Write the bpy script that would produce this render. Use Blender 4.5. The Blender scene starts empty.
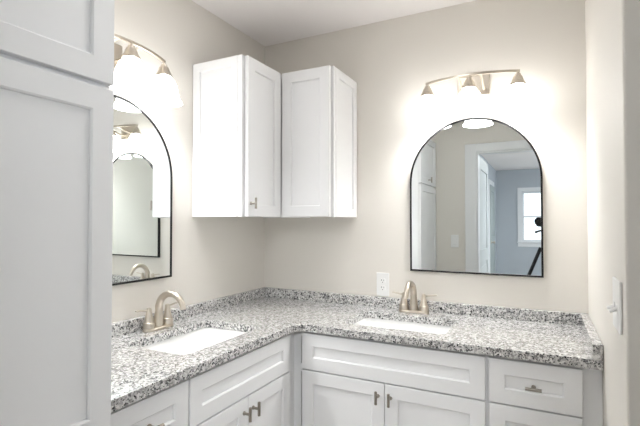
import bpy, bmesh, math, random
from mathutils import Vector, Matrix

# ------------------------------------------------------------------ camera
sc = bpy.context.scene
COL = sc.collection
CAM = Vector((1.5566, -2.2846, 1.339))
YAW, PITCH = 0.4721, 0.0185
cd = bpy.data.cameras.new('view')
cd.sensor_width = 36.0
cd.lens = 437.18 * 36.0 / 640.0
cd.clip_start = 0.02
cam = bpy.data.objects.new('view', cd)
COL.objects.link(cam)
cam.location = CAM
cam.rotation_euler = (math.pi / 2 + PITCH, 0, YAW)
sc.camera = cam

# ------------------------------------------------------------------ world, fill lights, exposure
LAMP = 6.6            # radiance of the frosted lamp shades
BULB = 330.0          # radiance of the bulbs inside them, open downwards
SKY = 2.2
w = bpy.data.worlds.new('sky')
sc.world = w
w.use_nodes = True
bgn = w.node_tree.nodes['Background']
bgn.inputs['Color'].default_value = (0.86, 0.93, 1.0, 1)
bgn.inputs['Strength'].default_value = SKY


def area(name, loc, rot, sx, sy, power, col):
    l = bpy.data.lights.new(name, 'AREA')
    l.shape = 'RECTANGLE'
    l.size, l.size_y, l.energy, l.color = sx, sy, power, col
    o = bpy.data.objects.new(name, l)
    COL.objects.link(o)
    o.location, o.rotation_euler = loc, rot
    return o


# added fill lights, set outside two unseen windows put in for them
area('bathroom_fill_area', (3.20, -1.60, 1.60), (0, math.pi / 2, 0), 1.05, 0.85, 1.0, (0.96, 0.98, 1.0))
area('bedroom_fill_area', (4.98, -5.4, 1.48), (0, math.pi / 2, 0), 1.3, 2.7, 45, (0.90, 0.95, 1.0))

sc.view_settings.view_transform = 'Standard'
sc.view_settings.look = 'None'
sc.view_settings.gamma = 1.0
sc.view_settings.use_curve_mapping = False
sc.view_settings.exposure = 0.11


# ------------------------------------------------------------------ materials
def lin(c):
    return tuple((x / 12.92 if x <= 0.04045 else ((x + 0.055) / 1.055) ** 2.4) for x in c) + (1.0,)


def mat(name, col, rough=0.5, metal=0.0, spec=0.5, bump=0.0, bscale=200.0, var=0.0, coat=0.0):
    m = bpy.data.materials.new(name)
    m.use_nodes = True
    nt = m.node_tree
    b = nt.nodes['Principled BSDF']
    b.inputs['Base Color'].default_value = lin(col)
    b.inputs['Roughness'].default_value = rough
    b.inputs['Metallic'].default_value = metal
    b.inputs['Specular IOR Level'].default_value = spec
    b.inputs['Coat Weight'].default_value = coat
    if bump or var:
        tc = nt.nodes.new('ShaderNodeTexCoord')
        n = nt.nodes.new('ShaderNodeTexNoise')
        n.inputs['Scale'].default_value = bscale
        n.inputs['Detail'].default_value = 3.0
        nt.links.new(tc.outputs['Object'], n.inputs['Vector'])
        if bump:
            bp = nt.nodes.new('ShaderNodeBump')
            bp.inputs['Strength'].default_value = bump
            bp.inputs['Distance'].default_value = 0.002
            nt.links.new(n.outputs['Fac'], bp.inputs['Height'])
            nt.links.new(bp.outputs['Normal'], b.inputs['Normal'])
        if var:
            r = nt.nodes.new('ShaderNodeValToRGB')
            r.color_ramp.elements[0].color = lin(tuple(x * (1 - var) for x in col))
            r.color_ramp.elements[1].color = lin(tuple(min(1, x * (1 + var)) for x in col))
            nt.links.new(n.outputs['Fac'], r.inputs['Fac'])
            nt.links.new(r.outputs['Color'], b.inputs['Base Color'])
    return m


M = {}
M['wall'] = mat('greige_wall_paint', (0.902, 0.885, 0.855), 0.6, bump=0.06, bscale=320)
M['ceiling'] = mat('ceiling_paint', (0.97, 0.955, 0.95), 0.75, bump=0.1, bscale=260)
M['blue'] = mat('blue_grey_wall_paint', (0.735, 0.76, 0.785), 0.65, bump=0.05, bscale=300)
M['white'] = mat('white_cabinet_paint', (0.95, 0.952, 0.955), 0.38, bump=0.015, bscale=500)
M['trim'] = mat('white_trim_paint', (0.93, 0.935, 0.94), 0.4, bump=0.01, bscale=400)
M['inside'] = mat('cabinet_interior', (0.80, 0.77, 0.70), 0.6, var=0.03, bscale=30)
M['nickel'] = mat('brushed_nickel', (0.80, 0.765, 0.715), 0.30, 1.0, bump=0.03, bscale=900)
M['dark_nickel'] = mat('satin_nickel_pull', (0.66, 0.635, 0.60), 0.36, 1.0, bump=0.03, bscale=900)
M['black'] = mat('black_metal_frame', (0.07, 0.07, 0.075), 0.35, 0.3, bump=0.01, bscale=500)
M['camera_black'] = mat('black_camera_plastic', (0.06, 0.065, 0.085), 0.45, bump=0.05, bscale=900)
M['porcelain'] = mat('white_porcelain', (0.955, 0.955, 0.95), 0.12, coat=0.4, bump=0.005, bscale=40)
M['plastic'] = mat('white_plastic', (0.95, 0.95, 0.945), 0.3, bump=0.005, bscale=100)
M['slot'] = mat('dark_slot', (0.16, 0.16, 0.16), 0.7, bump=0.01)


def granite():
    m = bpy.data.materials.new('speckled_granite')
    m.use_nodes = True
    nt = m.node_tree
    N, L = nt.nodes, nt.links
    b = N['Principled BSDF']
    b.inputs['Roughness'].default_value = 0.16
    b.inputs['Coat Weight'].default_value = 0.6
    b.inputs['Coat Roughness'].default_value = 0.08
    tc = N.new('ShaderNodeTexCoord')
    nz = N.new('ShaderNodeTexNoise')
    nz.inputs['Scale'].default_value = 90
    nz.inputs['Detail'].default_value = 4
    L.new(tc.outputs['Object'], nz.inputs['Vector'])
    mx = N.new('ShaderNodeVectorMath'); mx.operation = 'MULTIPLY_ADD'
    mx.inputs[1].default_value = (0.016, 0.016, 0.016)
    L.new(nz.outputs['Color'], mx.inputs[0]); L.new(tc.outputs['Object'], mx.inputs[2])

    def layer(scale, stops):
        v = N.new('ShaderNodeTexVoronoi'); v.inputs['Scale'].default_value = scale
        L.new(mx.outputs[0], v.inputs['Vector'])
        s = N.new('ShaderNodeSeparateColor'); L.new(v.outputs['Color'], s.inputs[0])
        r = N.new('ShaderNodeValToRGB'); r.color_ramp.interpolation = 'CONSTANT'
        e = r.color_ramp.elements
        e[0].position = stops[0][0]; e[0].color = lin(stops[0][1])
        e[1].position = stops[1][0]; e[1].color = lin(stops[1][1])
        for p, c in stops[2:]:
            q = e.new(p); q.color = lin(c)
        L.new(s.outputs[0], r.inputs['Fac'])
        return r, s
    a, _ = layer(135, [(0, (0.87, 0.867, 0.86)), (0.28, (0.79, 0.787, 0.78)), (0.54, (0.69, 0.687, 0.682)), (0.78, (0.58, 0.577, 0.574)), (0.92, (0.40, 0.40, 0.405))])
    c, cs = layer(215, [(0, (0.17, 0.17, 0.18)), (0.45, (0.40, 0.40, 0.405)), (0.78, (0.90, 0.895, 0.89))])
    th = N.new('ShaderNodeMath'); th.operation = 'GREATER_THAN'; th.inputs[1].default_value = 0.77
    L.new(cs.outputs[1], th.inputs[0])
    mix = N.new('ShaderNodeMix'); mix.data_type = 'RGBA'
    L.new(th.outputs[0], mix.inputs['Factor'])
    L.new(a.outputs['Color'], mix.inputs['A']); L.new(c.outputs['Color'], mix.inputs['B'])
    L.new(mix.outputs['Result'], b.inputs['Base Color'])
    return m


M['granite'] = granite()


def mirror_mat():
    m = bpy.data.materials.new('silvered_mirror')
    m.use_nodes = True
    b = m.node_tree.nodes['Principled BSDF']
    b.inputs['Base Color'].default_value = (0.86, 0.90, 0.90, 1)
    b.inputs['Metallic'].default_value = 1.0
    b.inputs['Roughness'].default_value = 0.0
    return m


M['mirror'] = mirror_mat()


def emit(name, col, s):
    m = bpy.data.materials.new(name)
    m.use_nodes = True
    nt = m.node_tree
    b = nt.nodes['Principled BSDF']
    b.inputs['Base Color'].default_value = (0.9, 0.9, 0.9, 1)
    b.inputs['Roughness'].default_value = 0.3
    b.inputs['Emission Color'].default_value = col
    b.inputs['Emission Strength'].default_value = s
    return m


M['shade'] = emit('lit_frosted_glass', (1.0, 0.998, 0.992, 1), LAMP)
M['bulb'] = emit('lit_bulb', (1.0, 0.998, 0.992, 1), BULB)


def glass_pane():
    m = bpy.data.materials.new('window_glass')
    m.use_nodes = True
    nt = m.node_tree
    nt.nodes.remove(nt.nodes['Principled BSDF'])
    t = nt.nodes.new('ShaderNodeBsdfTransparent'); g = nt.nodes.new('ShaderNodeBsdfGlossy')
    g.inputs['Roughness'].default_value = 0.02
    mx = nt.nodes.new('ShaderNodeMixShader'); mx.inputs[0].default_value = 0.06
    nt.links.new(t.outputs[0], mx.inputs[1]); nt.links.new(g.outputs[0], mx.inputs[2])
    nt.links.new(mx.outputs[0], nt.nodes['Material Output'].inputs['Surface'])
    return m


M['grey_door'] = mat('grey_green_door_paint', (0.66, 0.70, 0.70), 0.5, bump=0.01, bscale=300)
M['shaded_door'] = mat('shaded_white_door_paint', (0.80, 0.82, 0.82), 0.45, bump=0.01, bscale=300)  # white door leaf; its shade is put into the colour as grey
M['glass'] = glass_pane()
M['ceiling_fill'] = emit('ceiling_fill_diffuser', (1.0, 0.99, 0.975, 1), 11.5)  # glow of the fill light added in the bathroom
M['bedroom_fill'] = emit('bedroom_fill_diffuser', (0.96, 0.98, 1.0, 1), 140.0)  # glow of the fill light added in the bedroom, shining through the doorway


def floor_mat(name, c1, c2, sx, sy):
    m = bpy.data.materials.new(name)
    m.use_nodes = True
    nt = m.node_tree
    b = nt.nodes['Principled BSDF']; b.inputs['Roughness'].default_value = 0.4
    tc = nt.nodes.new('ShaderNodeTexCoord')
    br = nt.nodes.new('ShaderNodeTexBrick')
    br.inputs['Color1'].default_value = lin(c1); br.inputs['Color2'].default_value = lin(c2)
    br.inputs['Mortar'].default_value = lin(tuple(x * 0.6 for x in c1))
    br.inputs['Scale'].default_value = 1.0
    br.inputs['Mortar Size'].default_value = 0.003
    br.inputs['Brick Width'].default_value = sx; br.inputs['Row Height'].default_value = sy
    nt.links.new(tc.outputs['Object'], br.inputs['Vector'])
    nt.links.new(br.outputs['Color'], b.inputs['Base Color'])
    return m


M['floor'] = floor_mat('grey_plank_floor', (0.66, 0.62, 0.57), (0.60, 0.56, 0.51), 1.2, 0.18)


# ------------------------------------------------------------------ mesh helpers
def off(p):
    """world offset of an unrotated parent chain"""
    v = Vector((0, 0, 0))
    while p is not None:
        v += p.location
        p = p.parent
    return v


def obj(name, bm, m, parent=None, smooth=False, bevel=0.0, seg=2):
    bmesh.ops.recalc_face_normals(bm, faces=bm.faces)
    me = bpy.data.meshes.new(name)
    o = bpy.data.objects.new(name, me)
    COL.objects.link(o)
    if parent is None:
        xs = [v.co for v in bm.verts]
        lo = Vector((min(v.x for v in xs), min(v.y for v in xs), min(v.z for v in xs)))
        hi = Vector((max(v.x for v in xs), max(v.y for v in xs), max(v.z for v in xs)))
        o.location = ((lo.x + hi.x) / 2, (lo.y + hi.y) / 2, lo.z)
        d = o.location.copy()
    else:
        o.parent = parent
        d = off(parent)
    bmesh.ops.translate(bm, verts=bm.verts, vec=-d)
    bm.to_mesh(me)
    bm.free()
    me.materials.append(M[m])
    if smooth:
        for p in me.polygons:
            p.use_smooth = True
        me.set_sharp_from_angle(angle=math.radians(38))
    if bevel:
        b = o.modifiers.new('edge', 'BEVEL')
        b.width, b.segments, b.limit_method, b.angle_limit = bevel, seg, 'ANGLE', math.radians(40)
        b.harden_normals = False
    return o


def tag(o, label, cat, group=None):
    o['label'] = label
    o['category'] = cat
    if group:
        o['group'] = group
    return o


def thing(name, label, cat, loc, group=None):
    o = bpy.data.objects.new(name, None)
    o.empty_display_size = 0.05
    COL.objects.link(o)
    o.location = loc
    return tag(o, label, cat, group)


def struct(name, bm, m, parent=None, **k):
    o = obj(name, bm, m, parent, **k)
    o['kind'] = 'structure'
    return o


def B():
    return bmesh.new()


def box(bm, x0, x1, y0, y1, z0, z1):
    vs = [bm.verts.new((x, y, z)) for x in (x0, x1) for y in (y0, y1) for z in (z0, z1)]
    for f in ((0, 1, 3, 2), (4, 6, 7, 5), (0, 4, 5, 1), (2, 3, 7, 6), (0, 2, 6, 4), (1, 5, 7, 3)):
        bm.faces.new([vs[i] for i in f])


def ring_faces(bm, a, b):
    n = len(a)
    for i in range(n):
        bm.faces.new((a[i], a[(i + 1) % n], b[(i + 1) % n], b[i]))


def loft(bm, loops, cap0=True, cap1=True, closed=False):
    rs = [[bm.verts.new(p) for p in lp] for lp in loops]
    for a, b in zip(rs, rs[1:]):
        ring_faces(bm, a, b)
    if closed:
        ring_faces(bm, rs[-1], rs[0])
    else:
        if cap0:
            bm.faces.new(rs[0])
        if cap1:
            bm.faces.new(rs[-1])
    return rs


def tube(bm, pts, rad, n=14, flat=1.0):
    """a swept round (or flattened) tube through pts, rad one number or one per point"""
    pts = [Vector(p) for p in pts]
    rad = [rad] * len(pts) if isinstance(rad, (int, float)) else rad
    t0 = (pts[1] - pts[0]).normalized()
    up = Vector((0, 0, 1)) if abs(t0.z) < 0.9 else Vector((0, 1, 0))
    s = t0.cross(up).normalized()
    loops = []
    for i, p in enumerate(pts):
        t = (pts[min(i + 1, len(pts) - 1)] - pts[max(i - 1, 0)]).normalized()
        s = (s - t * s.dot(t)).normalized()
        u = s.cross(t)
        loops.append([p + (s * math.cos(2 * math.pi * k / n) + u * math.sin(2 * math.pi * k / n) * flat) * rad[i] for k in range(n)])
    loft(bm, loops)


def lathe(bm, prof, c, n=28, cap0=True, cap1=True, sx=1.0, sy=1.0):
    loops = [[(c[0] + r * sx * math.cos(2 * math.pi * k / n), c[1] + r * sy * math.sin(2 * math.pi * k / n), z) for k in range(n)] for r, z in prof]
    loft(bm, loops, cap0, cap1)


class Wall:
    """local frame on a wall: u along it, n out of it, z up"""
    def __init__(s, o, U, Nn):
        s.o, s.U, s.N = Vector(o), Vector(U), Vector(Nn)

    def P(s, u, n, z):
        return s.o + s.U * u + s.N * n + Vector((0, 0, z))

    def box(s, bm, u0, u1, n0, n1, z0, z1):
        a, b = s.P(u0, n0, z0), s.P(u1, n1, z1)
        box(bm, min(a.x, b.x), max(a.x, b.x), min(a.y, b.y), max(a.y, b.y), min(a.z, b.z), max(a.z, b.z))


BACK = Wall((0, 0, 0), (1, 0, 0), (0, -1, 0))       # back wall, u = x
LEFT = Wall((0, 0, 0), (0, -1, 0), (1, 0, 0))       # left wall, u = -y


def frame_ring(bm, W, u0, u1, z0, z1, n0, n1, fw, lip=0.004):
    """a shaker frame: rectangular ring with a small chamfer on its inner edge"""
    def rect(d, n):
        return [W.P(u0 + d, n, z0 + d), W.P(u1 - d, n, z0 + d), W.P(u1 - d, n, z1 - d), W.P(u0 + d, n, z1 - d)]
    e = 0.0015
    loft(bm, [rect(0, n0), rect(0, n1 - e), rect(e, n1), rect(fw - lip, n1), rect(fw, n1 - lip), rect(fw, n0)], closed=True)


def shaker(name, W, parent, u0, u1, z0, z1, n0, t=0.020, fw=0.058, handle=None, label=None):
    bm = B()
    frame_ring(bm, W, u0, u1, z0, z1, n0, n0 + t, fw)
    d = obj(name, bm, 'white', parent)
    bm = B()
    W.box(bm, u0 + fw + 0.0002, u1 - fw - 0.0002, n0 + 0.002, n0 + t - 0.0095, z0 + fw + 0.0002, z1 - fw - 0.0002)
    obj('center_panel', bm, 'white', d)
    if handle:
        u, z, vert = handle
        bm = B()
        nf = n0 + t
        L = 0.026
        a, b = ((u, nf + 0.030, z - L), (u, nf + 0.030, z + L)) if vert else ((u - L, nf + 0.030, z), (u + L, nf + 0.030, z))
        tube(bm, [W.P(*a), W.P(*b)], 0.0058, 14)
        tube(bm, [W.P(u, nf + 0.0003, z), W.P(u, nf + 0.004, z), W.P(u, nf + 0.0045, z), W.P(u, nf + 0.026, z)], [0.0075, 0.0075, 0.0050, 0.0050], 14)
        h = obj('handle', bm, 'dark_nickel', d, smooth=True)
        h['label'] = 'satin nickel T-bar pull'
    return d


# ------------------------------------------------------------------ room shell
XR, YS, ZC, YF = 1.732, -1.006, 2.442, -2.16
bm = B(); box(bm, -0.12, 4.9, -8.12, 0.12, -0.10, 0.0); struct('floor', bm, 'floor')
bm = B(); box(bm, -0.12, 4.9, -8.12, 0.12, ZC, ZC + 0.10); struct('ceiling', bm, 'ceiling')
bm = B(); box(bm, -0.12, 0.0, YF - 0.12, 0.0, 0, ZC); struct('wall_left', bm, 'wall')
bm = B(); box(bm, -0.12, XR + 0.12, 0.0, 0.12, 0, ZC); struct('wall_back', bm, 'wall')
bm = B()
vs = [(XR, 0.0), (XR, YS), (3.0, YS), (3.0, YS + 0.12), (XR + 0.12, YS + 0.12), (XR + 0.12, 0.0)]
loft(bm, [[(x, y, z) for x, y in vs] for z in (0, ZC)]); struct('wall_right', bm, 'wall', bevel=0.006)


def wall_with_hole(bm, a0, a1, n0, n1, z0, z1, h, axis):
    ha0, ha1, hz0, hz1 = h
    for (p0, p1, q0, q1) in ((a0, ha0, z0, z1), (ha1, a1, z0, z1), (ha0, ha1, z0, hz0), (ha0, ha1, hz1, z1)):
        if p1 - p0 > 1e-4 and q1 - q0 > 1e-4:
            if axis == 'x':
                box(bm, p0, p1, n0, n1, q0, q1)
            else:
                box(bm, n0, n1, p0, p1, q0, q1)


DX0, DX1, DH = 0.985, 1.80, 2.005                      # doorway the photograph is taken from
bm = B(); wall_with_hole(bm, 0.0, 3.0, YF - 0.06, YF, 0, ZC, (DX0, DX1, 0, DH), 'x'); struct('wall_front', bm, 'wall')
bm = B(); wall_with_hole(bm, 0.0, 4.78, YF - 0.12, YF - 0.0605, 0, ZC, (DX0, DX1, 0, DH), 'x'); struct('wall_bedroom_near', bm, 'blue')
bm = B(); wall_with_hole(bm, YF - 0.06, YS + 0.12, 3.0, 3.12, 0, ZC, (-2.05, -1.15, 1.05, 2.15), 'y'); struct('wall_end', bm, 'wall')
BX = 0.645
bm = B(); box(bm, BX - 0.12, BX, -8.0, YF - 0.1205, 0, ZC); struct('wall_bedroom_left', bm, 'blue')
bm = B(); wall_with_hole(bm, BX - 0.12, 4.9, -8.12, -8.0, 0, ZC, (1.155, 2.085, 0.90, 1.965), 'x'); struct('wall_bedroom_far', bm, 'blue')
bm = B(); wall_with_hole(bm, -8.0, YF - 0.1205, 4.78, 4.90, 0, ZC, (-6.8, -4.0, 0.80, 2.15), 'y'); struct('wall_bedroom_right', bm, 'blue')


def window(name, W, u0, u1, z0, z1, depth, casing=0.085):
    """casing, sill, two sashes with a meeting rail, panes; W.n = 0 is the inner wall face"""
    bm = B()
    c = casing
    W.box(bm, u0 - c, u0, 0.0005, 0.020, z0 - 0.02, z1 + c)
    W.box(bm, u1, u1 + c, 0.0005, 0.020, z0 - 0.02, z1 + c)
    W.box(bm, u0, u1, 0.0005, 0.020, z1, z1 + c)
    W.box(bm, u0 - c, u1 + c, 0.0005, 0.018, z0 - 0.02 - c, z0 - 0.02)
    r = struct(name, bm, 'trim')
    bm = B(); W.box(bm, u0 - c - 0.02, u1 + c + 0.02, 0.0205, 0.050, z0 - 0.022, z0); W.box(bm, u0 + 0.001, u1 - 0.001, -depth + 0.01, 0.0205, z0 + 0.0005, z0 + 0.012)
    obj('sill', bm, 'trim', r, bevel=0.003)
    zm = (z0 + z1) / 2
    for k, (a, b, n) in enumerate(((z0 + 0.0125, zm + 0.018, -0.045), (zm - 0.018, z1 - 0.001, -0.082))):
        bm = B(); s = 0.036
        W.box(bm, u0 + 0.001, u0 + s, n - 0.03, n, a, b); W.box(bm, u1 - s, u1 - 0.001, n - 0.03, n, a, b)
        W.box(bm, u0 + s, u1 - s, n - 0.03, n, a, a + s); W.box(bm, u0 + s, u1 - s, n - 0.03, n, b - s, b)
        sa = obj('sash', bm, 'trim', r)
        bm = B(); W.box(bm, u0 + s, u1 - s, n - 0.018, n - 0.013, a + s, b - s)
        obj('pane', bm, 'glass', sa)
    return r


FAR = Wall((0, -8.0, 0), (1, 0, 0), (0, 1, 0))
window('window_1', FAR, 1.155, 2.085, 0.90, 1.965, 0.12)
window('fill_window_2', Wall((3.0, 0, 0), (0, -1, 0), (-1, 0, 0)), 1.15, 2.05, 1.05, 2.15, 0.12)  # unseen bathroom window, added for fill light
window('fill_window_3', Wall((4.78, 0, 0), (0, -1, 0), (-1, 0, 0)), 4.0, 6.8, 0.80, 2.15, 0.12)  # unseen bedroom side window, also added to bring in fill

# door casing and jamb of the doorway
bm = B()
box(bm, DX0 - 0.10, DX0 + 0.004, YF + 0.0005, YF + 0.018, 0, DH + 0.075)
box(bm, DX1 - 0.004, DX1 + 0.10, YF + 0.0005, YF + 0.018, 0, DH + 0.075)
box(bm, DX0 + 0.004, DX1 - 0.004, YF + 0.0005, YF + 0.018, DH - 0.004, DH + 0.075)
struct('trim_1', bm, 'trim', bevel=0.003)
bm = B()
box(bm, DX0 + 0.0005, DX0 + 0.018, YF - 0.122, YF - 0.0005, 0, DH - 0.001)
box(bm, DX1 - 0.018, DX1 - 0.0005, YF - 0.122, YF - 0.0005, 0, DH - 0.001)
box(bm, DX0 + 0.018, DX1 - 0.018, YF - 0.122, YF - 0.0005, DH - 0.018, DH - 0.001)
struct('trim_2', bm, 'trim')
bm = B()
box(bm, DX0 - 0.09, DX0 + 0.004, YF - 0.138, YF - 0.1225, 0, DH + 0.075)
box(bm, DX1 - 0.004, DX1 + 0.09, YF - 0.138, YF - 0.1225, 0, DH + 0.075)
box(bm, DX0 + 0.004, DX1 - 0.004, YF - 0.138, YF - 0.1225, DH - 0.004, DH + 0.075)
struct('trim_3', bm, 'trim', bevel=0.003)


def panel_door(name, W, u0, u1, z0, z1, n0, t, knob_u, paint='trim', hinges=()):
    bm = B()
    rails = [(z0, z0 + 0.20), (z0 + 0.90, z0 + 1.03), (z1 - 0.12, z1)]
    s = 0.11
    W.box(bm, u0, u0 + s, n0, n0 + t, z0, z1); W.box(bm, u1 - s, u1, n0, n0 + t, z0, z1)
    for a, b in rails:
        W.box(bm, u0 + s, u1 - s, n0, n0 + t, a, b)
    d = struct(name, bm, paint)
    for a, b in ((rails[0][1], rails[1][0]), (rails[1][1], rails[2][0])):
        bm = B(); W.box(bm, u0 + s, u1 - s, n0 + 0.010, n0 + t - 0.010, a, b)
        W.box(bm, u0 + s + 0.04, u1 - s - 0.04, n0 + 0.004, n0 + t - 0.004, a + 0.04, b - 0.04)
        obj('panel', bm, paint, d, bevel=0.004)
    if knob_u is not None:
        bm = B()
        pts = [W.P(knob_u, n0 + t + 0.0003 + q, z0 + 0.93) for q in (0, 0.008, 0.009, 0.035, 0.04, 0.055, 0.066, 0.070)]
        tube(bm, pts, [0.032, 0.030, 0.012, 0.012, 0.022, 0.029, 0.022, 0.006], 20)
        obj('knob', bm, 'nickel', d, smooth=True)
    for hz in hinges:
        bm = B(); tube(bm, [W.P(u0 - 0.006, n0 + t - 0.004, hz - 0.045), W.P(u0 - 0.006, n0 + t - 0.004, hz + 0.045)], 0.006, 10)
        obj('hinge', bm, 'dark_nickel', d, smooth=True)
    return d


# door leaf swung into the bedroom, and a closet door on the bedroom's left wall
panel_door('door_1', Wall((0.962, YF - 0.15, 0), (0, -1, 0), (1, 0, 0)), 0.0, 0.76, 0.008, 1.985, 0.0, 0.036, None, 'shaded_door', (0.20, 0.89, 1.75))
panel_door('door_2', Wall((BX, 0, 0), (0, -1, 0), (1, 0, 0)), 6.55, 7.30, 0.008, 2.03, 0.002, 0.030, 6.62, 'grey_door')
bm = B()
for a, b, c, d in ((6.45, 6.545, 0, 2.13), (7.305, 7.40, 0, 2.13), (6.545, 7.305, 2.035, 2.13)):
    LEFTB = Wall((BX, 0, 0), (0, -1, 0), (1, 0, 0)); LEFTB.box(bm, a, b, 0.0005, 0.018, c, d)
struct('trim_4', bm, 'trim')
bm = B(); box(bm, BX + 0.0005, 4.77, -7.9995, -7.986, 0, 0.12); struct('baseboard_far', bm, 'trim', bevel=0.002)
bm = B(); box(bm, XR + 0.0005, 2.99, YS - 0.014, YS - 0.0005, 0, 0.12); struct('baseboard_right', bm, 'trim', bevel=0.002)
bm = B(); box(bm, XR - 0.014, XR - 0.0005, YS - 0.014, -0.53, 0, 0.12); struct('baseboard_side', bm, 'trim', bevel=0.002)
bm = B(); box(bm, 0.64, DX0 - 0.101, YF + 0.0005, YF + 0.014, 0, 0.12); struct('baseboard_front', bm, 'trim', bevel=0.002)

# ------------------------------------------------------------------ base cabinets
HC, TH, D = 0.875, 0.0325, 0.558
ZT = HC - TH - 0.0008
FF = 0.520


def base_case(W, parent, u0, u1, mids, rails, back=True):
    """open-topped carcass with sides, floor, back, toe board and face frame"""
    bm = B(); t = 0.016
    W.box(bm, u0, u0 + t, 0.003, FF - 0.0195, 0.10, ZT); W.box(bm, u1 - t, u1, 0.003, FF - 0.0195, 0.10, ZT)
    W.box(bm, u0 + t, u1 - t, 0.003, FF - 0.0195, 0.10, 0.10 + t)
    W.box(bm, u0 + t, u1 - t, 0.003, 0.012, 0.10 + t, ZT)
    W.box(bm, u0, u1, FF - 0.085, FF - 0.07, 0.0, 0.0995)
    W.box(bm, u0, u0 + t, 0.003, FF - 0.0855, 0.0, 0.0995); W.box(bm, u1 - t, u1, 0.003, FF - 0.0855, 0.0, 0.0995)
    obj('case', bm, 'white', parent)
    bm = B(); n0, n1, s = FF - 0.019, FF, 0.038
    W.box(bm, u0, u0 + s, n0, n1, 0.10, ZT); W.box(bm, u1 - s, u1, n0, n1, 0.10, ZT)
    for a, b in rails:
        W.box(bm, u0 + s, u1 - s, n0, n1, a, b)
    for a, b, z0, z1 in mids:
        W.box(bm, a, b, n0, n1, z0, z1)
    obj('face_frame', bm, 'white', parent)


RL2 = [(0.10, 0.135), (0.65, 0.685), (0.812, ZT)]
RL3 = [(0.10, 0.135), (0.375, 0.405), (0.65, 0.685), (0.812, ZT)]
FN = FF + 0.0012

# right run: sink base on the back wall
t = thing('vanity_cabinet', 'white shaker sink cabinet on back wall, under the right-hand sink', 'cabinet', (0.965, -0.26, 0), 'white vanity base cabinets')
base_case(BACK, t, 0.5204, 1.3640, [(0.95, 0.98, 0.135, 0.65)], RL2)
shaker('drawer_front', BACK, t, 0.574, 1.358, 0.670, 0.831, FN)
shaker('door', BACK, t, 0.574, 0.9635, 0.115, 0.664, FN, handle=(0.938, 0.612, True))
shaker('door', BACK, t, 0.9665, 1.358, 0.115, 0.664, FN, handle=(0.992, 0.612, True))
# right run: drawers against the right wall
t = thing('drawer_cabinet', 'white shaker drawer cabinet at right end, beside the right wall', 'cabinet', (1.52, -0.26, 0), 'white vanity base cabinets')
base_case(BACK, t, 1.3645, 1.6745, [], RL3)
shaker('drawer', BACK, t, 1.371, 1.671, 0.670, 0.831, FN, handle=(1.521, 0.748, False))
shaker('drawer', BACK, t, 1.371, 1.671, 0.394, 0.664, FN, handle=(1.521, 0.53, False))
shaker('drawer', BACK, t, 1.371, 1.671, 0.115, 0.388, FN, handle=(1.521, 0.25, False))
bm = B(); BACK.box(bm, 1.6748, 1.7305, FF - 0.019, FF, 0.0, ZT); obj('filler_strip', bm, 'white', t)
# left run: sink base on the left wall
t = thing('vanity_cabinet', 'white shaker sink cabinet on left wall, under the left-hand sink', 'cabinet', (0.26, -0.90, 0), 'white vanity base cabinets')
base_case(LEFT, t, 0.5204, 1.2160, [(0.888, 0.914, 0.135, 0.65)], RL2)
shaker('drawer_front', LEFT, t, 0.589, 1.212, 0.670, 0.831, FN)
shaker('door', LEFT, t, 0.589, 0.8985, 0.115, 0.664, FN, handle=(0.873, 0.612, True))
shaker('door', LEFT, t, 0.9015, 1.212, 0.115, 0.664, FN, handle=(0.930, 0.612, True))
# left run: drawers beside the tall cabinet
t = thing('drawer_cabinet', 'white shaker drawer cabinet on left wall, beside the tall cabinet', 'cabinet', (0.26, -1.38, 0), 'white vanity base cabinets')
base_case(LEFT, t, 1.2165, 1.5470, [], RL3)
for z0, z1 in ((0.670, 0.831), (0.394, 0.664), (0.115, 0.388)):
    shaker('drawer', LEFT, t, 1.220, 1.538, z0, z1, FN, handle=(1.379, (z0 + z1) / 2 - 0.002, False))


# ------------------------------------------------------------------ countertop with two sink cut-outs
def rrect(cx, cy, hx, hy, r, z, n=7):
    pts = []
    for sx, sy, a0 in ((1, 1, 0), (-1, 1, 90), (-1, -1, 180), (1, -1, 270)):
        for k in range(n + 1):
            a = math.radians(a0 + 90 * k / n)
            pts.append((cx + sx * (hx - r) + r * math.cos(a), cy + sy * (hy - r) + r * math.sin(a), z))
    return pts


SINKS = [(0.967, -0.310, 0.228, 0.147), (0.299, -0.918, 0.153, 0.230)]
bm = B()
CE = 0.0015
outline = [(CE, -CE), (XR - CE, -CE), (XR - CE, -D), (0.605, -D), (0.590, -0.561), (0.561, -0.590), (D, -0.605), (D, -1.5475), (CE, -1.5475)]
edges = []
for lp in [[(x, y, HC - TH) for x, y in outline]] + [rrect(cx, cy, hx, hy, 0.035, HC - TH) for cx, cy, hx, hy in SINKS]:
    vs = [bm.verts.new(p) for p in lp]
    edges += [bm.edges.new((vs[i], vs[(i + 1) % len(vs)])) for i in range(len(vs))]
bmesh.ops.triangle_fill(bm, use_beauty=True, use_dissolve=False, edges=edges)
r = bmesh.ops.extrude_face_region(bm, geom=bm.faces[:])
bmesh.ops.translate(bm, verts=[e for e in r['geom'] if isinstance(e, bmesh.types.BMVert)], vec=(0, 0, TH))
top = thing('countertop', 'L-shaped speckled grey granite vanity countertop with low backsplash', 'countertop', (0.85, -0.28, HC - TH))
obj('slab', bm, 'granite', top, bevel=0.002)
SP, TS = 0.0527, 0.028
bm = B(); box(bm, 0.0015, XR - 0.0015, -TS, -0.0015, HC + 0.0003, HC + SP); obj('backsplash', bm, 'granite', top, bevel=0.0015)
bm = B(); box(bm, 0.0015, TS, -1.5475, -TS - 0.0005, HC + 0.0003, HC + SP); obj('backsplash', bm, 'granite', top, bevel=0.0015)
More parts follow.
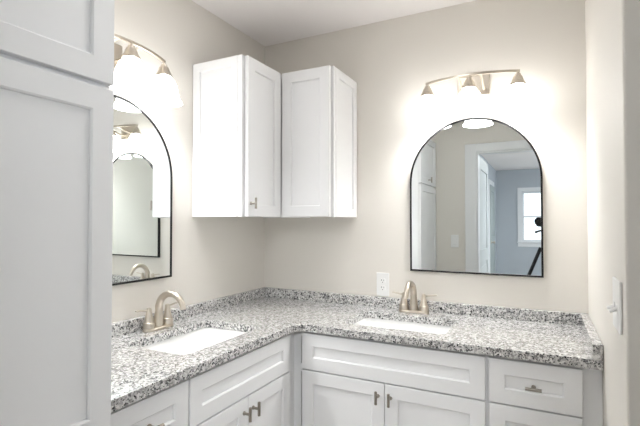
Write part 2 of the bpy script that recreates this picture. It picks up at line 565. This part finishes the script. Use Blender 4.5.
bm = B(); box(bm, XR - 0.0325, XR - 0.0015, -D, -TS - 0.0005, HC + 0.0003, HC + SP); obj('backsplash', bm, 'granite', top, bevel=0.0015)

# ------------------------------------------------------------------ sinks
for (cx, cy, hx, hy), lab in zip(SINKS, ('white rectangular undermount sink in the granite, below the back wall', 'white rectangular undermount sink in the granite, below the left wall')):
    t = thing('sink', lab, 'sink', (cx, cy, 0.70), 'white undermount sinks')
    zt = HC - TH - 0.001
    bm = B()
    inner = [rrect(cx, cy, hx + 0.028, hy + 0.028, 0.05, zt), rrect(cx, cy, hx + 0.006, hy + 0.006, 0.04, zt),
             rrect(cx, cy, hx + 0.002, hy + 0.002, 0.04, zt - 0.006), rrect(cx, cy, hx - 0.022, hy - 0.016, 0.045, zt - 0.085),
             rrect(cx, cy, hx - 0.032, hy - 0.026, 0.05, zt - 0.105), rrect(cx, cy, hx - 0.055, hy - 0.045, 0.05, zt - 0.117),
             rrect(cx, cy, 0.026, 0.026, 0.0255, zt - 0.125)]
    outer = [rrect(cx, cy, 0.026, 0.026, 0.0255, zt - 0.137), rrect(cx, cy, hx - 0.05, hy - 0.04, 0.05, zt - 0.130),
             rrect(cx, cy, hx - 0.018, hy - 0.012, 0.045, zt - 0.108), rrect(cx, cy, hx + 0.014, hy + 0.014, 0.045, zt - 0.014), rrect(cx, cy, hx + 0.028, hy + 0.028, 0.05, zt - 0.012)]
    loft(bm, inner + outer, closed=True)
    obj('basin', bm, 'porcelain', t, smooth=True)
    bm = B()
    lathe(bm, [(0.0255, zt - 0.137), (0.0255, zt - 0.1262), (0.022, zt - 0.1235), (0.012, zt - 0.1225), (0.0005, zt - 0.122)], (cx, cy), 24)
    obj('drain', bm, 'nickel', t, smooth=True)


# ------------------------------------------------------------------ faucets
def faucet(W, uc, nc, label):
    """centre-set faucet: oval base, high arched spout, two cone handles with thin levers"""
    t = thing('faucet', label, 'faucet', W.P(uc, nc, HC + 0.0005), 'brushed nickel faucets')
    z0 = HC + 0.0008
    bm = B()
    n = 40
    def oval(hu, hn, z):
        return [W.P(uc + hu * math.copysign(abs(math.cos(a)) ** 0.6, math.cos(a)), nc + hn * math.copysign(abs(math.sin(a)) ** 0.75, math.sin(a)), z) for a in (2 * math.pi * k / n for k in range(n))]
    loft(bm, [oval(0.078, 0.026, z0), oval(0.078, 0.026, z0 + 0.004), oval(0.076, 0.0245, z0 + 0.010), oval(0.073, 0.022, z0 + 0.012)])
    obj('base_plate', bm, 'nickel', t, smooth=True)
    # spout
    bm = B()
    pts, rad = [], []
    H, R = 0.088, 0.067
    for q in (0.0122, 0.022, 0.04, 0.06, 0.08):
        pts.append((uc, nc - 0.004 + (q - 0.0195) * 0.12, z0 + q)); rad.append(0.0240 - 0.0075 * min(1, (q - 0.0122) / 0.06))
    n1 = nc - 0.004 + 0.0094
    for k in range(0, 17):
        a = math.radians(180 - k * 10.6)
        pts.append((uc, n1 + R + R * 1.05 * math.cos(a), z0 + H + R * 1.0 * math.sin(a))); rad.append(0.0162 - 0.0045 * k / 16)
    e = pts[-1]
    pts.append((uc, e[1] + 0.001, e[2] - 0.006)); rad.append(0.0118)
    tube(bm, [W.P(*p) for p in pts], rad, 20)
    obj('spout', bm, 'nickel', t, smooth=True)
    for s in (-1, 1):
        bm = B(); hu = uc + s * 0.0508
        c = W.P(hu, nc, 0)
        lathe(bm, [(0.0245, z0 + 0.0122), (0.0245, z0 + 0.018), (0.0225, z0 + 0.036), (0.0205, z0 + 0.0375), (0.0165, z0 + 0.054), (0.0120, z0 + 0.074), (0.0105, z0 + 0.084), (0.0108, z0 + 0.090), (0.008, z0 + 0.096), (0.002, z0 + 0.098)], (c.x, c.y), 24)
        h = obj('handle', bm, 'nickel', t, smooth=True)
        bm = B()
        tube(bm, [W.P(hu + s * q, nc - 0.002, z0 + 0.0865 + dz) for q, dz in ((0.006, 0.0), (0.02, 0.002), (0.04, 0.005), (0.058, 0.007), (0.066, 0.0075))], [0.0062, 0.0056, 0.005, 0.0052, 0.003], 12, flat=0.75)
        obj('lever', bm, 'nickel', h, smooth=True)
    return t


faucet(BACK, 0.967, 0.081, 'brushed nickel two-handle faucet standing below the back wall mirror')
faucet(LEFT, 0.914, 0.074, 'brushed nickel two-handle faucet standing below the left wall mirror')


# ------------------------------------------------------------------ wall cabinets
ZB, ZH = 1.3593, 2.1213
def upper(W, u0, u1, label, loc, end_u, end_dir, door, handle):
    t = thing('wall_cabinet', label, 'cabinet', loc, 'white corner wall cabinets')
    d = 0.305
    bm = B(); s = 0.016
    W.box(bm, u0, u0 + s, 0.002, d, ZB, ZH); W.box(bm, u1 - s, u1, 0.002, d, ZB, ZH)
    W.box(bm, u0 + s, u1 - s, 0.002, d, ZB + 0.004, ZB + 0.02); W.box(bm, u0 + s, u1 - s, 0.002, d, ZH - 0.016, ZH)
    W.box(bm, u0 + s, u1 - s, 0.002, 0.012, ZB + 0.02, ZH - 0.016)
    W.box(bm, u0 + s, u1 - s, d - 0.018, d, ZB + 0.02, ZB + 0.05)
    obj('case', bm, 'white', t)
    # decorative recessed end panel
    E = Wall(W.P(end_u, 0, 0), W.N, W.U * end_dir)
    shaker('end_panel', E, t, 0.003, d - 0.024, ZB, ZH, 0.0004, t=0.012, fw=0.045)
    bm = B(); E.box(bm, d - 0.0238, d, 0.0004, 0.010, ZB, ZH); obj('edge_strip', bm, 'white', t)
    shaker('door', W, t, door[0], door[1], ZB + 0.002, ZH - 0.002, d + 0.0025, fw=0.058, handle=handle)
    return t


upper(LEFT, 0.002, 0.627, 'white wall cabinet with bar handle, hung left of the corner', (0.16, -0.31, ZB), 0.627, 1, (0.3305, 0.618), (0.597, 1.423, True))
upper(BACK, 0.3085, 0.613, 'white wall cabinet without visible handle, hung right of the corner', (0.47, -0.16, ZB), 0.613, 1, (0.3305, 0.610), None)

# ------------------------------------------------------------------ tall linen cabinet
t = thing('linen_cabinet', 'tall white shaker storage cabinet at the left edge', 'cabinet', (0.30, -1.85, 0))
U0, U1, DC = 1.5500, 2.1560, 0.585
bm = B(); s = 0.018
LEFT.box(bm, U0, U0 + s, 0.002, DC, 0.0, 2.125); LEFT.box(bm, U1 - s, U1, 0.002, DC, 0.0, 2.125)
LEFT.box(bm, U0 + s, U1 - s, 0.002, DC, 2.107, 2.125); LEFT.box(bm, U0 + s, U1 - s, 0.002, DC, 0.10, 0.118)
LEFT.box(bm, U0 + s, U1 - s, 0.002, 0.012, 0.118, 2.107)
LEFT.box(bm, U0 + 0.04, U1 - 0.04, DC - 0.019, DC, 1.645, 1.695); LEFT.box(bm, U0 + 0.04, U1 - 0.04, DC - 0.019, DC, 0.79, 0.83)
LEFT.box(bm, U0 + s, U0 + 0.04, DC - 0.019, DC, 0.118, 2.107); LEFT.box(bm, U1 - 0.04, U1 - s, DC - 0.019, DC, 0.118, 2.107)
LEFT.box(bm, U0 + s, U1 - s, DC - 0.09, DC - 0.07, 0.0, 0.0995)
obj('case', bm, 'white', t)
for z0, z1, hz in ((1.6775, 2.118, 1.722), (0.815, 1.6640, 0.862), (0.118, 0.805, 0.75)):
    shaker('door', LEFT, t, U0 + 0.0022, U1 - 0.0035, z0, z1, DC + 0.0012, fw=0.060, handle=(1.835, hz, True))


# ------------------------------------------------------------------ arched mirrors
def arch(u0, u1, z0, z1, inset, n=40):
    r = (u1 - u0) / 2 - inset
    uc, zc = (u0 + u1) / 2, z1 - (u1 - u0) / 2
    p = [(u0 + inset, z0 + inset), (u1 - inset, z0 + inset)]
    for k in range(n + 1):
        a = math.pi * k / n
        p.append((uc + r * math.cos(a), zc + r * math.sin(a)))
    return p


def mirror(W, u0, u1, z0, z1, label):
    t = thing('arched_mirror', label, 'mirror', W.P((u0 + u1) / 2, 0.0, z0), 'arched black-framed mirrors')
    bm = B(); fw = 0.0088
    A = lambda ins, n: [W.P(u, n, z) for u, z in arch(u0, u1, z0, z1, ins)]
    loft(bm, [A(0, 0.002), A(0, 0.018), A(0.001, 0.019), A(fw - 0.001, 0.019), A(fw, 0.018), A(fw, 0.002)], closed=True)
    obj('frame', bm, 'black', t)
    bm = B(); loft(bm, [A(fw + 0.0003, 0.006), A(fw + 0.0003, 0.0155)])
    obj('mirror_glass', bm, 'mirror', t)


mirror(BACK, 0.931, 1.556, 1.078, 1.851, 'arched black-framed mirror on the back wall reflecting the doorway')
mirror(LEFT, 0.784, 1.409, 1.080, 1.850, 'arched black-framed mirror on the left wall, partly behind tall cabinet')


# ------------------------------------------------------------------ vanity lights
def vanity_light(W, uc, label):
    t = thing('vanity_light', label, 'wall lamp', W.P(uc, 0, 1.95), 'three-shade vanity lights')
    bm = B(); W.box(bm, uc - 0.076, uc + 0.076, 0.001, 0.020, 1.955, 2.060); obj('back_plate', bm, 'nickel', t, bevel=0.004)
    zb = 2.022
    nb = lambda q: 0.162 - 0.046 * (q / 0.207) ** 2
    bm = B()
    loops = []
    for k in range(33):
        q = -0.214 + 0.428 * k / 32
        loops.append([W.P(uc + q, nb(q) + a, zb + b) for a, b in ((-0.005, -0.006), (0.005, -0.006), (0.005, 0.006), (-0.005, 0.006))])
    loft(bm, loops); obj('curved_bar', bm, 'nickel', t, bevel=0.0015)
    for s in (-1, 1):
        bm = B()
        q = s * 0.050
        pts = [(uc + q, 0.0205, 1.990), (uc + q, 0.05, 1.992), (uc + q, 0.085, 2.000), (uc + q, 0.12, 2.012), (uc + q, nb(q) - 0.0055, zb)]
        tube(bm, [W.P(*p) for p in pts], [0.009, 0.006, 0.0055, 0.0055, 0.0055], 12); obj('arm', bm, 'nickel', t, smooth=True)
    for q in (-0.205, 0.0, 0.205):
        c = W.P(uc + q, nb(q), 0)
        bm = B()
        lathe(bm, [(0.0065, zb - 0.0065), (0.0065, zb - 0.014), (0.013, zb - 0.015), (0.014, zb - 0.024), (0.019, zb - 0.026), (0.0255, zb - 0.045), (0.032, zb - 0.056), (0.034, zb - 0.060), (0.034, zb - 0.066), (0.029, zb - 0.066), (0.012, zb - 0.035)], (c.x, c.y), 28)
        h = obj('shade_holder', bm, 'nickel', t, smooth=True)
        bm = B()
        po = [(0.028, 1.955), (0.033, 1.950), (0.044, 1.938), (0.053, 1.918), (0.058, 1.895), (0.062, 1.872), (0.070, 1.853), (0.077, 1.845)]
        pi = [(r - 0.0035, z - 0.0012) for r, z in reversed(po)]
        lathe(bm, po + pi, (c.x, c.y), 32, False, False)
        bm.verts.ensure_lookup_table()
        n = 32
        last = len(po + pi) - 1
        ring_faces(bm, [bm.verts[last * n + k] for k in range(n)], [bm.verts[k] for k in range(n)])
        s_ = obj('glass_shade', bm, 'shade', t, smooth=True)
        s_['label'] = 'glowing white bell glass shade'
        bm = B(); lathe(bm, [(0.010, 1.975), (0.012, 1.958), (0.021, 1.940), (0.026, 1.920), (0.021, 1.902), (0.010, 1.894), (0.001, 1.893)], (c.x, c.y), 20)
        obj('bulb', bm, 'bulb', s_, smooth=True)


vanity_light(BACK, 1.254, 'brushed nickel three-shade light above the back wall mirror')
vanity_light(LEFT, 1.137, 'brushed nickel three-shade light above the left wall mirror')

# ------------------------------------------------------------------ added fill lights, shaped as flush ceiling fittings
for x, y, r, m, lab in ((0.92, -1.15, 0.17, 'ceiling_fill', 'added round fill light on the ceiling above the vanity room floor'), (2.15, -4.2, 0.25, 'bedroom_fill', 'added round fill light on the ceiling of the room beyond the doorway')):
    t = thing('ceiling_fill_light', lab, 'fill light', (x, y, ZC))
    bm = B(); lathe(bm, [(r + 0.03, ZC - 0.0005), (r + 0.03, ZC - 0.018), (r + 0.022, ZC - 0.024), (r + 0.002, ZC - 0.024), (r + 0.002, ZC - 0.0005)], (x, y), 48, False, False); obj('trim_ring', bm, 'trim', t, smooth=True)
    bm = B(); lathe(bm, [(r, ZC - 0.010), (r, ZC - 0.022), (r * 0.7, ZC - 0.026), (0.002, ZC - 0.028)], (x, y), 48); obj('diffuser', bm, m, t, smooth=True)

# ------------------------------------------------------------------ outlet and switches
t = thing('wall_outlet', 'white duplex outlet plate beside the back wall faucet', 'outlet', (0.776, 0, 0.93))
bm = B(); BACK.box(bm, 0.7405, 0.8115, 0.0008, 0.006, 0.9315, 1.0575); obj('cover_plate', bm, 'plastic', t, bevel=0.002)
for zc in (0.975, 1.014):
    bm = B()
    loft(bm, [[BACK.P(0.776 + 0.0165 * math.copysign(abs(math.cos(a)) ** 0.7, math.cos(a)), n, zc + 0.0145 * math.copysign(abs(math.sin(a)) ** 0.7, math.sin(a))) for a in (2 * math.pi * k / 24 for k in range(24))] for n in (0.0062, 0.0078)])
    r = obj('receptacle', bm, 'plastic', t)
    bm = B()
    for u, h in ((0.7695, 0.0045), (0.7825, 0.0036)):
        BACK.box(bm, u - 0.0011, u + 0.0011, 0.0079, 0.0083, zc + 0.001 - h + 0.003, zc + 0.001 + h + 0.003)
    tube(bm, [BACK.P(0.776, 0.0079, zc - 0.0075), BACK.P(0.776, 0.0083, zc - 0.0075)], 0.0024, 10)
    obj('slots', bm, 'slot', r)

RIGHT = Wall((XR, 0, 0), (0, -1, 0), (-1, 0, 0))
t = thing('light_switch', 'white double toggle switch plate on the right wall', 'switch', (XR, -0.90, 1.055))
bm = B(); RIGHT.box(bm, 0.838, 0.962, 0.0008, 0.007, 1.053, 1.186); obj('cover_plate', bm, 'plastic', t, bevel=0.003)
for u in (0.877, 0.923):
    bm = B(); RIGHT.box(bm, u - 0.005, u + 0.005, 0.0072, 0.0085, 1.099, 1.123)
    tube(bm, [RIGHT.P(u, 0.0085, 1.111), RIGHT.P(u, 0.016, 1.108), RIGHT.P(u, 0.024, 1.104)], [0.0052, 0.0048, 0.0040], 10)
    obj('toggle', bm, 'plastic', t, smooth=True)

FRONT = Wall((0, YF, 0), (1, 0, 0), (0, 1, 0))
t = thing('light_switch', 'white rocker switch plate beside the door casing, seen in the mirror', 'switch', (0.785, YF, 1.08))
bm = B(); FRONT.box(bm, 0.748, 0.822, 0.0008, 0.006, 1.082, 1.204); obj('cover_plate', bm, 'plastic', t, bevel=0.002)
bm = B(); FRONT.box(bm, 0.768, 0.802, 0.0062, 0.010, 1.110, 1.176); obj('rocker', bm, 'plastic', t, bevel=0.002)

# ------------------------------------------------------------------ the photographer's camera and tripod, seen in the mirror
F = Vector((-math.sin(YAW), math.cos(YAW), 0)); R = Vector((math.cos(YAW), math.sin(YAW), 0)); Z = Vector((0, 0, 1))
lc = CAM - R * 0.050 - F * 0.012 - Z * 0.004            # front of the lens, just beside the point of view


def q3(a, b, c):
    return lc + R * a + F * b + Z * c


def obox(bm, a0, a1, b0, b1, c0, c1):
    vs = [bm.verts.new(q3(a, b, c)) for a in (a0, a1) for b in (b0, b1) for c in (c0, c1)]
    for f in ((0, 1, 3, 2), (4, 6, 7, 5), (0, 4, 5, 1), (2, 3, 7, 6), (0, 2, 6, 4), (1, 5, 7, 3)):
        bm.faces.new([vs[i] for i in f])


t = thing('photo_camera', 'black photo camera on a tripod, seen in the back wall mirror', 'camera', q3(0, -0.13, -0.055))
bm = B(); obox(bm, -0.066, 0.066, -0.165, -0.100, -0.050, 0.040); obox(bm, -0.030, 0.030, -0.160, -0.105, 0.040, 0.062); obox(bm, -0.070, -0.045, -0.1, -0.085, -0.045, 0.03)
obj('body', bm, 'camera_black', t, bevel=0.006)
bm = B()
prof = [(0.033, -0.0995), (0.035, -0.09), (0.035, -0.06), (0.038, -0.058), (0.038, -0.02), (0.040, -0.018), (0.040, 0.0), (0.036, 0.0), (0.032, -0.012), (0.020, -0.014), (0.001, -0.010)]
loft(bm, [[q3(r * math.cos(2 * math.pi * k / 32), b, r * math.sin(2 * math.pi * k / 32)) for k in range(32)] for r, b in prof])
obj('lens', bm, 'camera_black', t, smooth=True)
tz = 1.339 - 0.055
tb = q3(0, -0.13, 0); tb.z = 0
t = thing('tripod', 'black camera tripod standing in the doorway, seen in the mirror', 'tripod', tb)
bm = B()
P = lambda z, a=0, b=0: tb + R * a + F * b + Vector((0, 0, z))
lathe(bm, [(0.028, 1.225), (0.034, 1.235), (0.034, 1.270), (0.026, 1.2835)], (tb.x, tb.y), 20)
tube(bm, [P(1.25, -0.02), P(1.245, -0.06), P(1.23, -0.10)], [0.012, 0.009, 0.011], 10)
obj('head', bm, 'camera_black', t, smooth=True)
bm = B(); lathe(bm, [(0.014, 0.80), (0.014, 1.06), (0.035, 1.065), (0.04, 1.10), (0.03, 1.13), (0.014, 1.14), (0.014, 1.2245)], (tb.x, tb.y), 16)
obj('center_column', bm, 'camera_black', t, smooth=True)
for k, (dx, dy) in enumerate(((-0.46, 0.10), (0.14, 0.36), (0.22, -0.40))):
    v = Vector((dx, dy, 0)); top_ = tb + v.normalized() * 0.045 + Vector((0, 0, 1.085)); bot = tb + v + Vector((0, 0, 0.012))
    bm = B(); mid = top_.lerp(bot, 0.5)
    tube(bm, [top_, mid, mid.lerp(bot, 0.02), bot], [0.016, 0.016, 0.012, 0.011], 12)
    lg = obj('leg', bm, 'camera_black', t, smooth=True)
    bm = B(); lathe(bm, [(0.016, 0.0005), (0.018, 0.006), (0.013, 0.022)], (bot.x, bot.y), 12); obj('rubber_foot', bm, 'camera_black', lg, smooth=True)
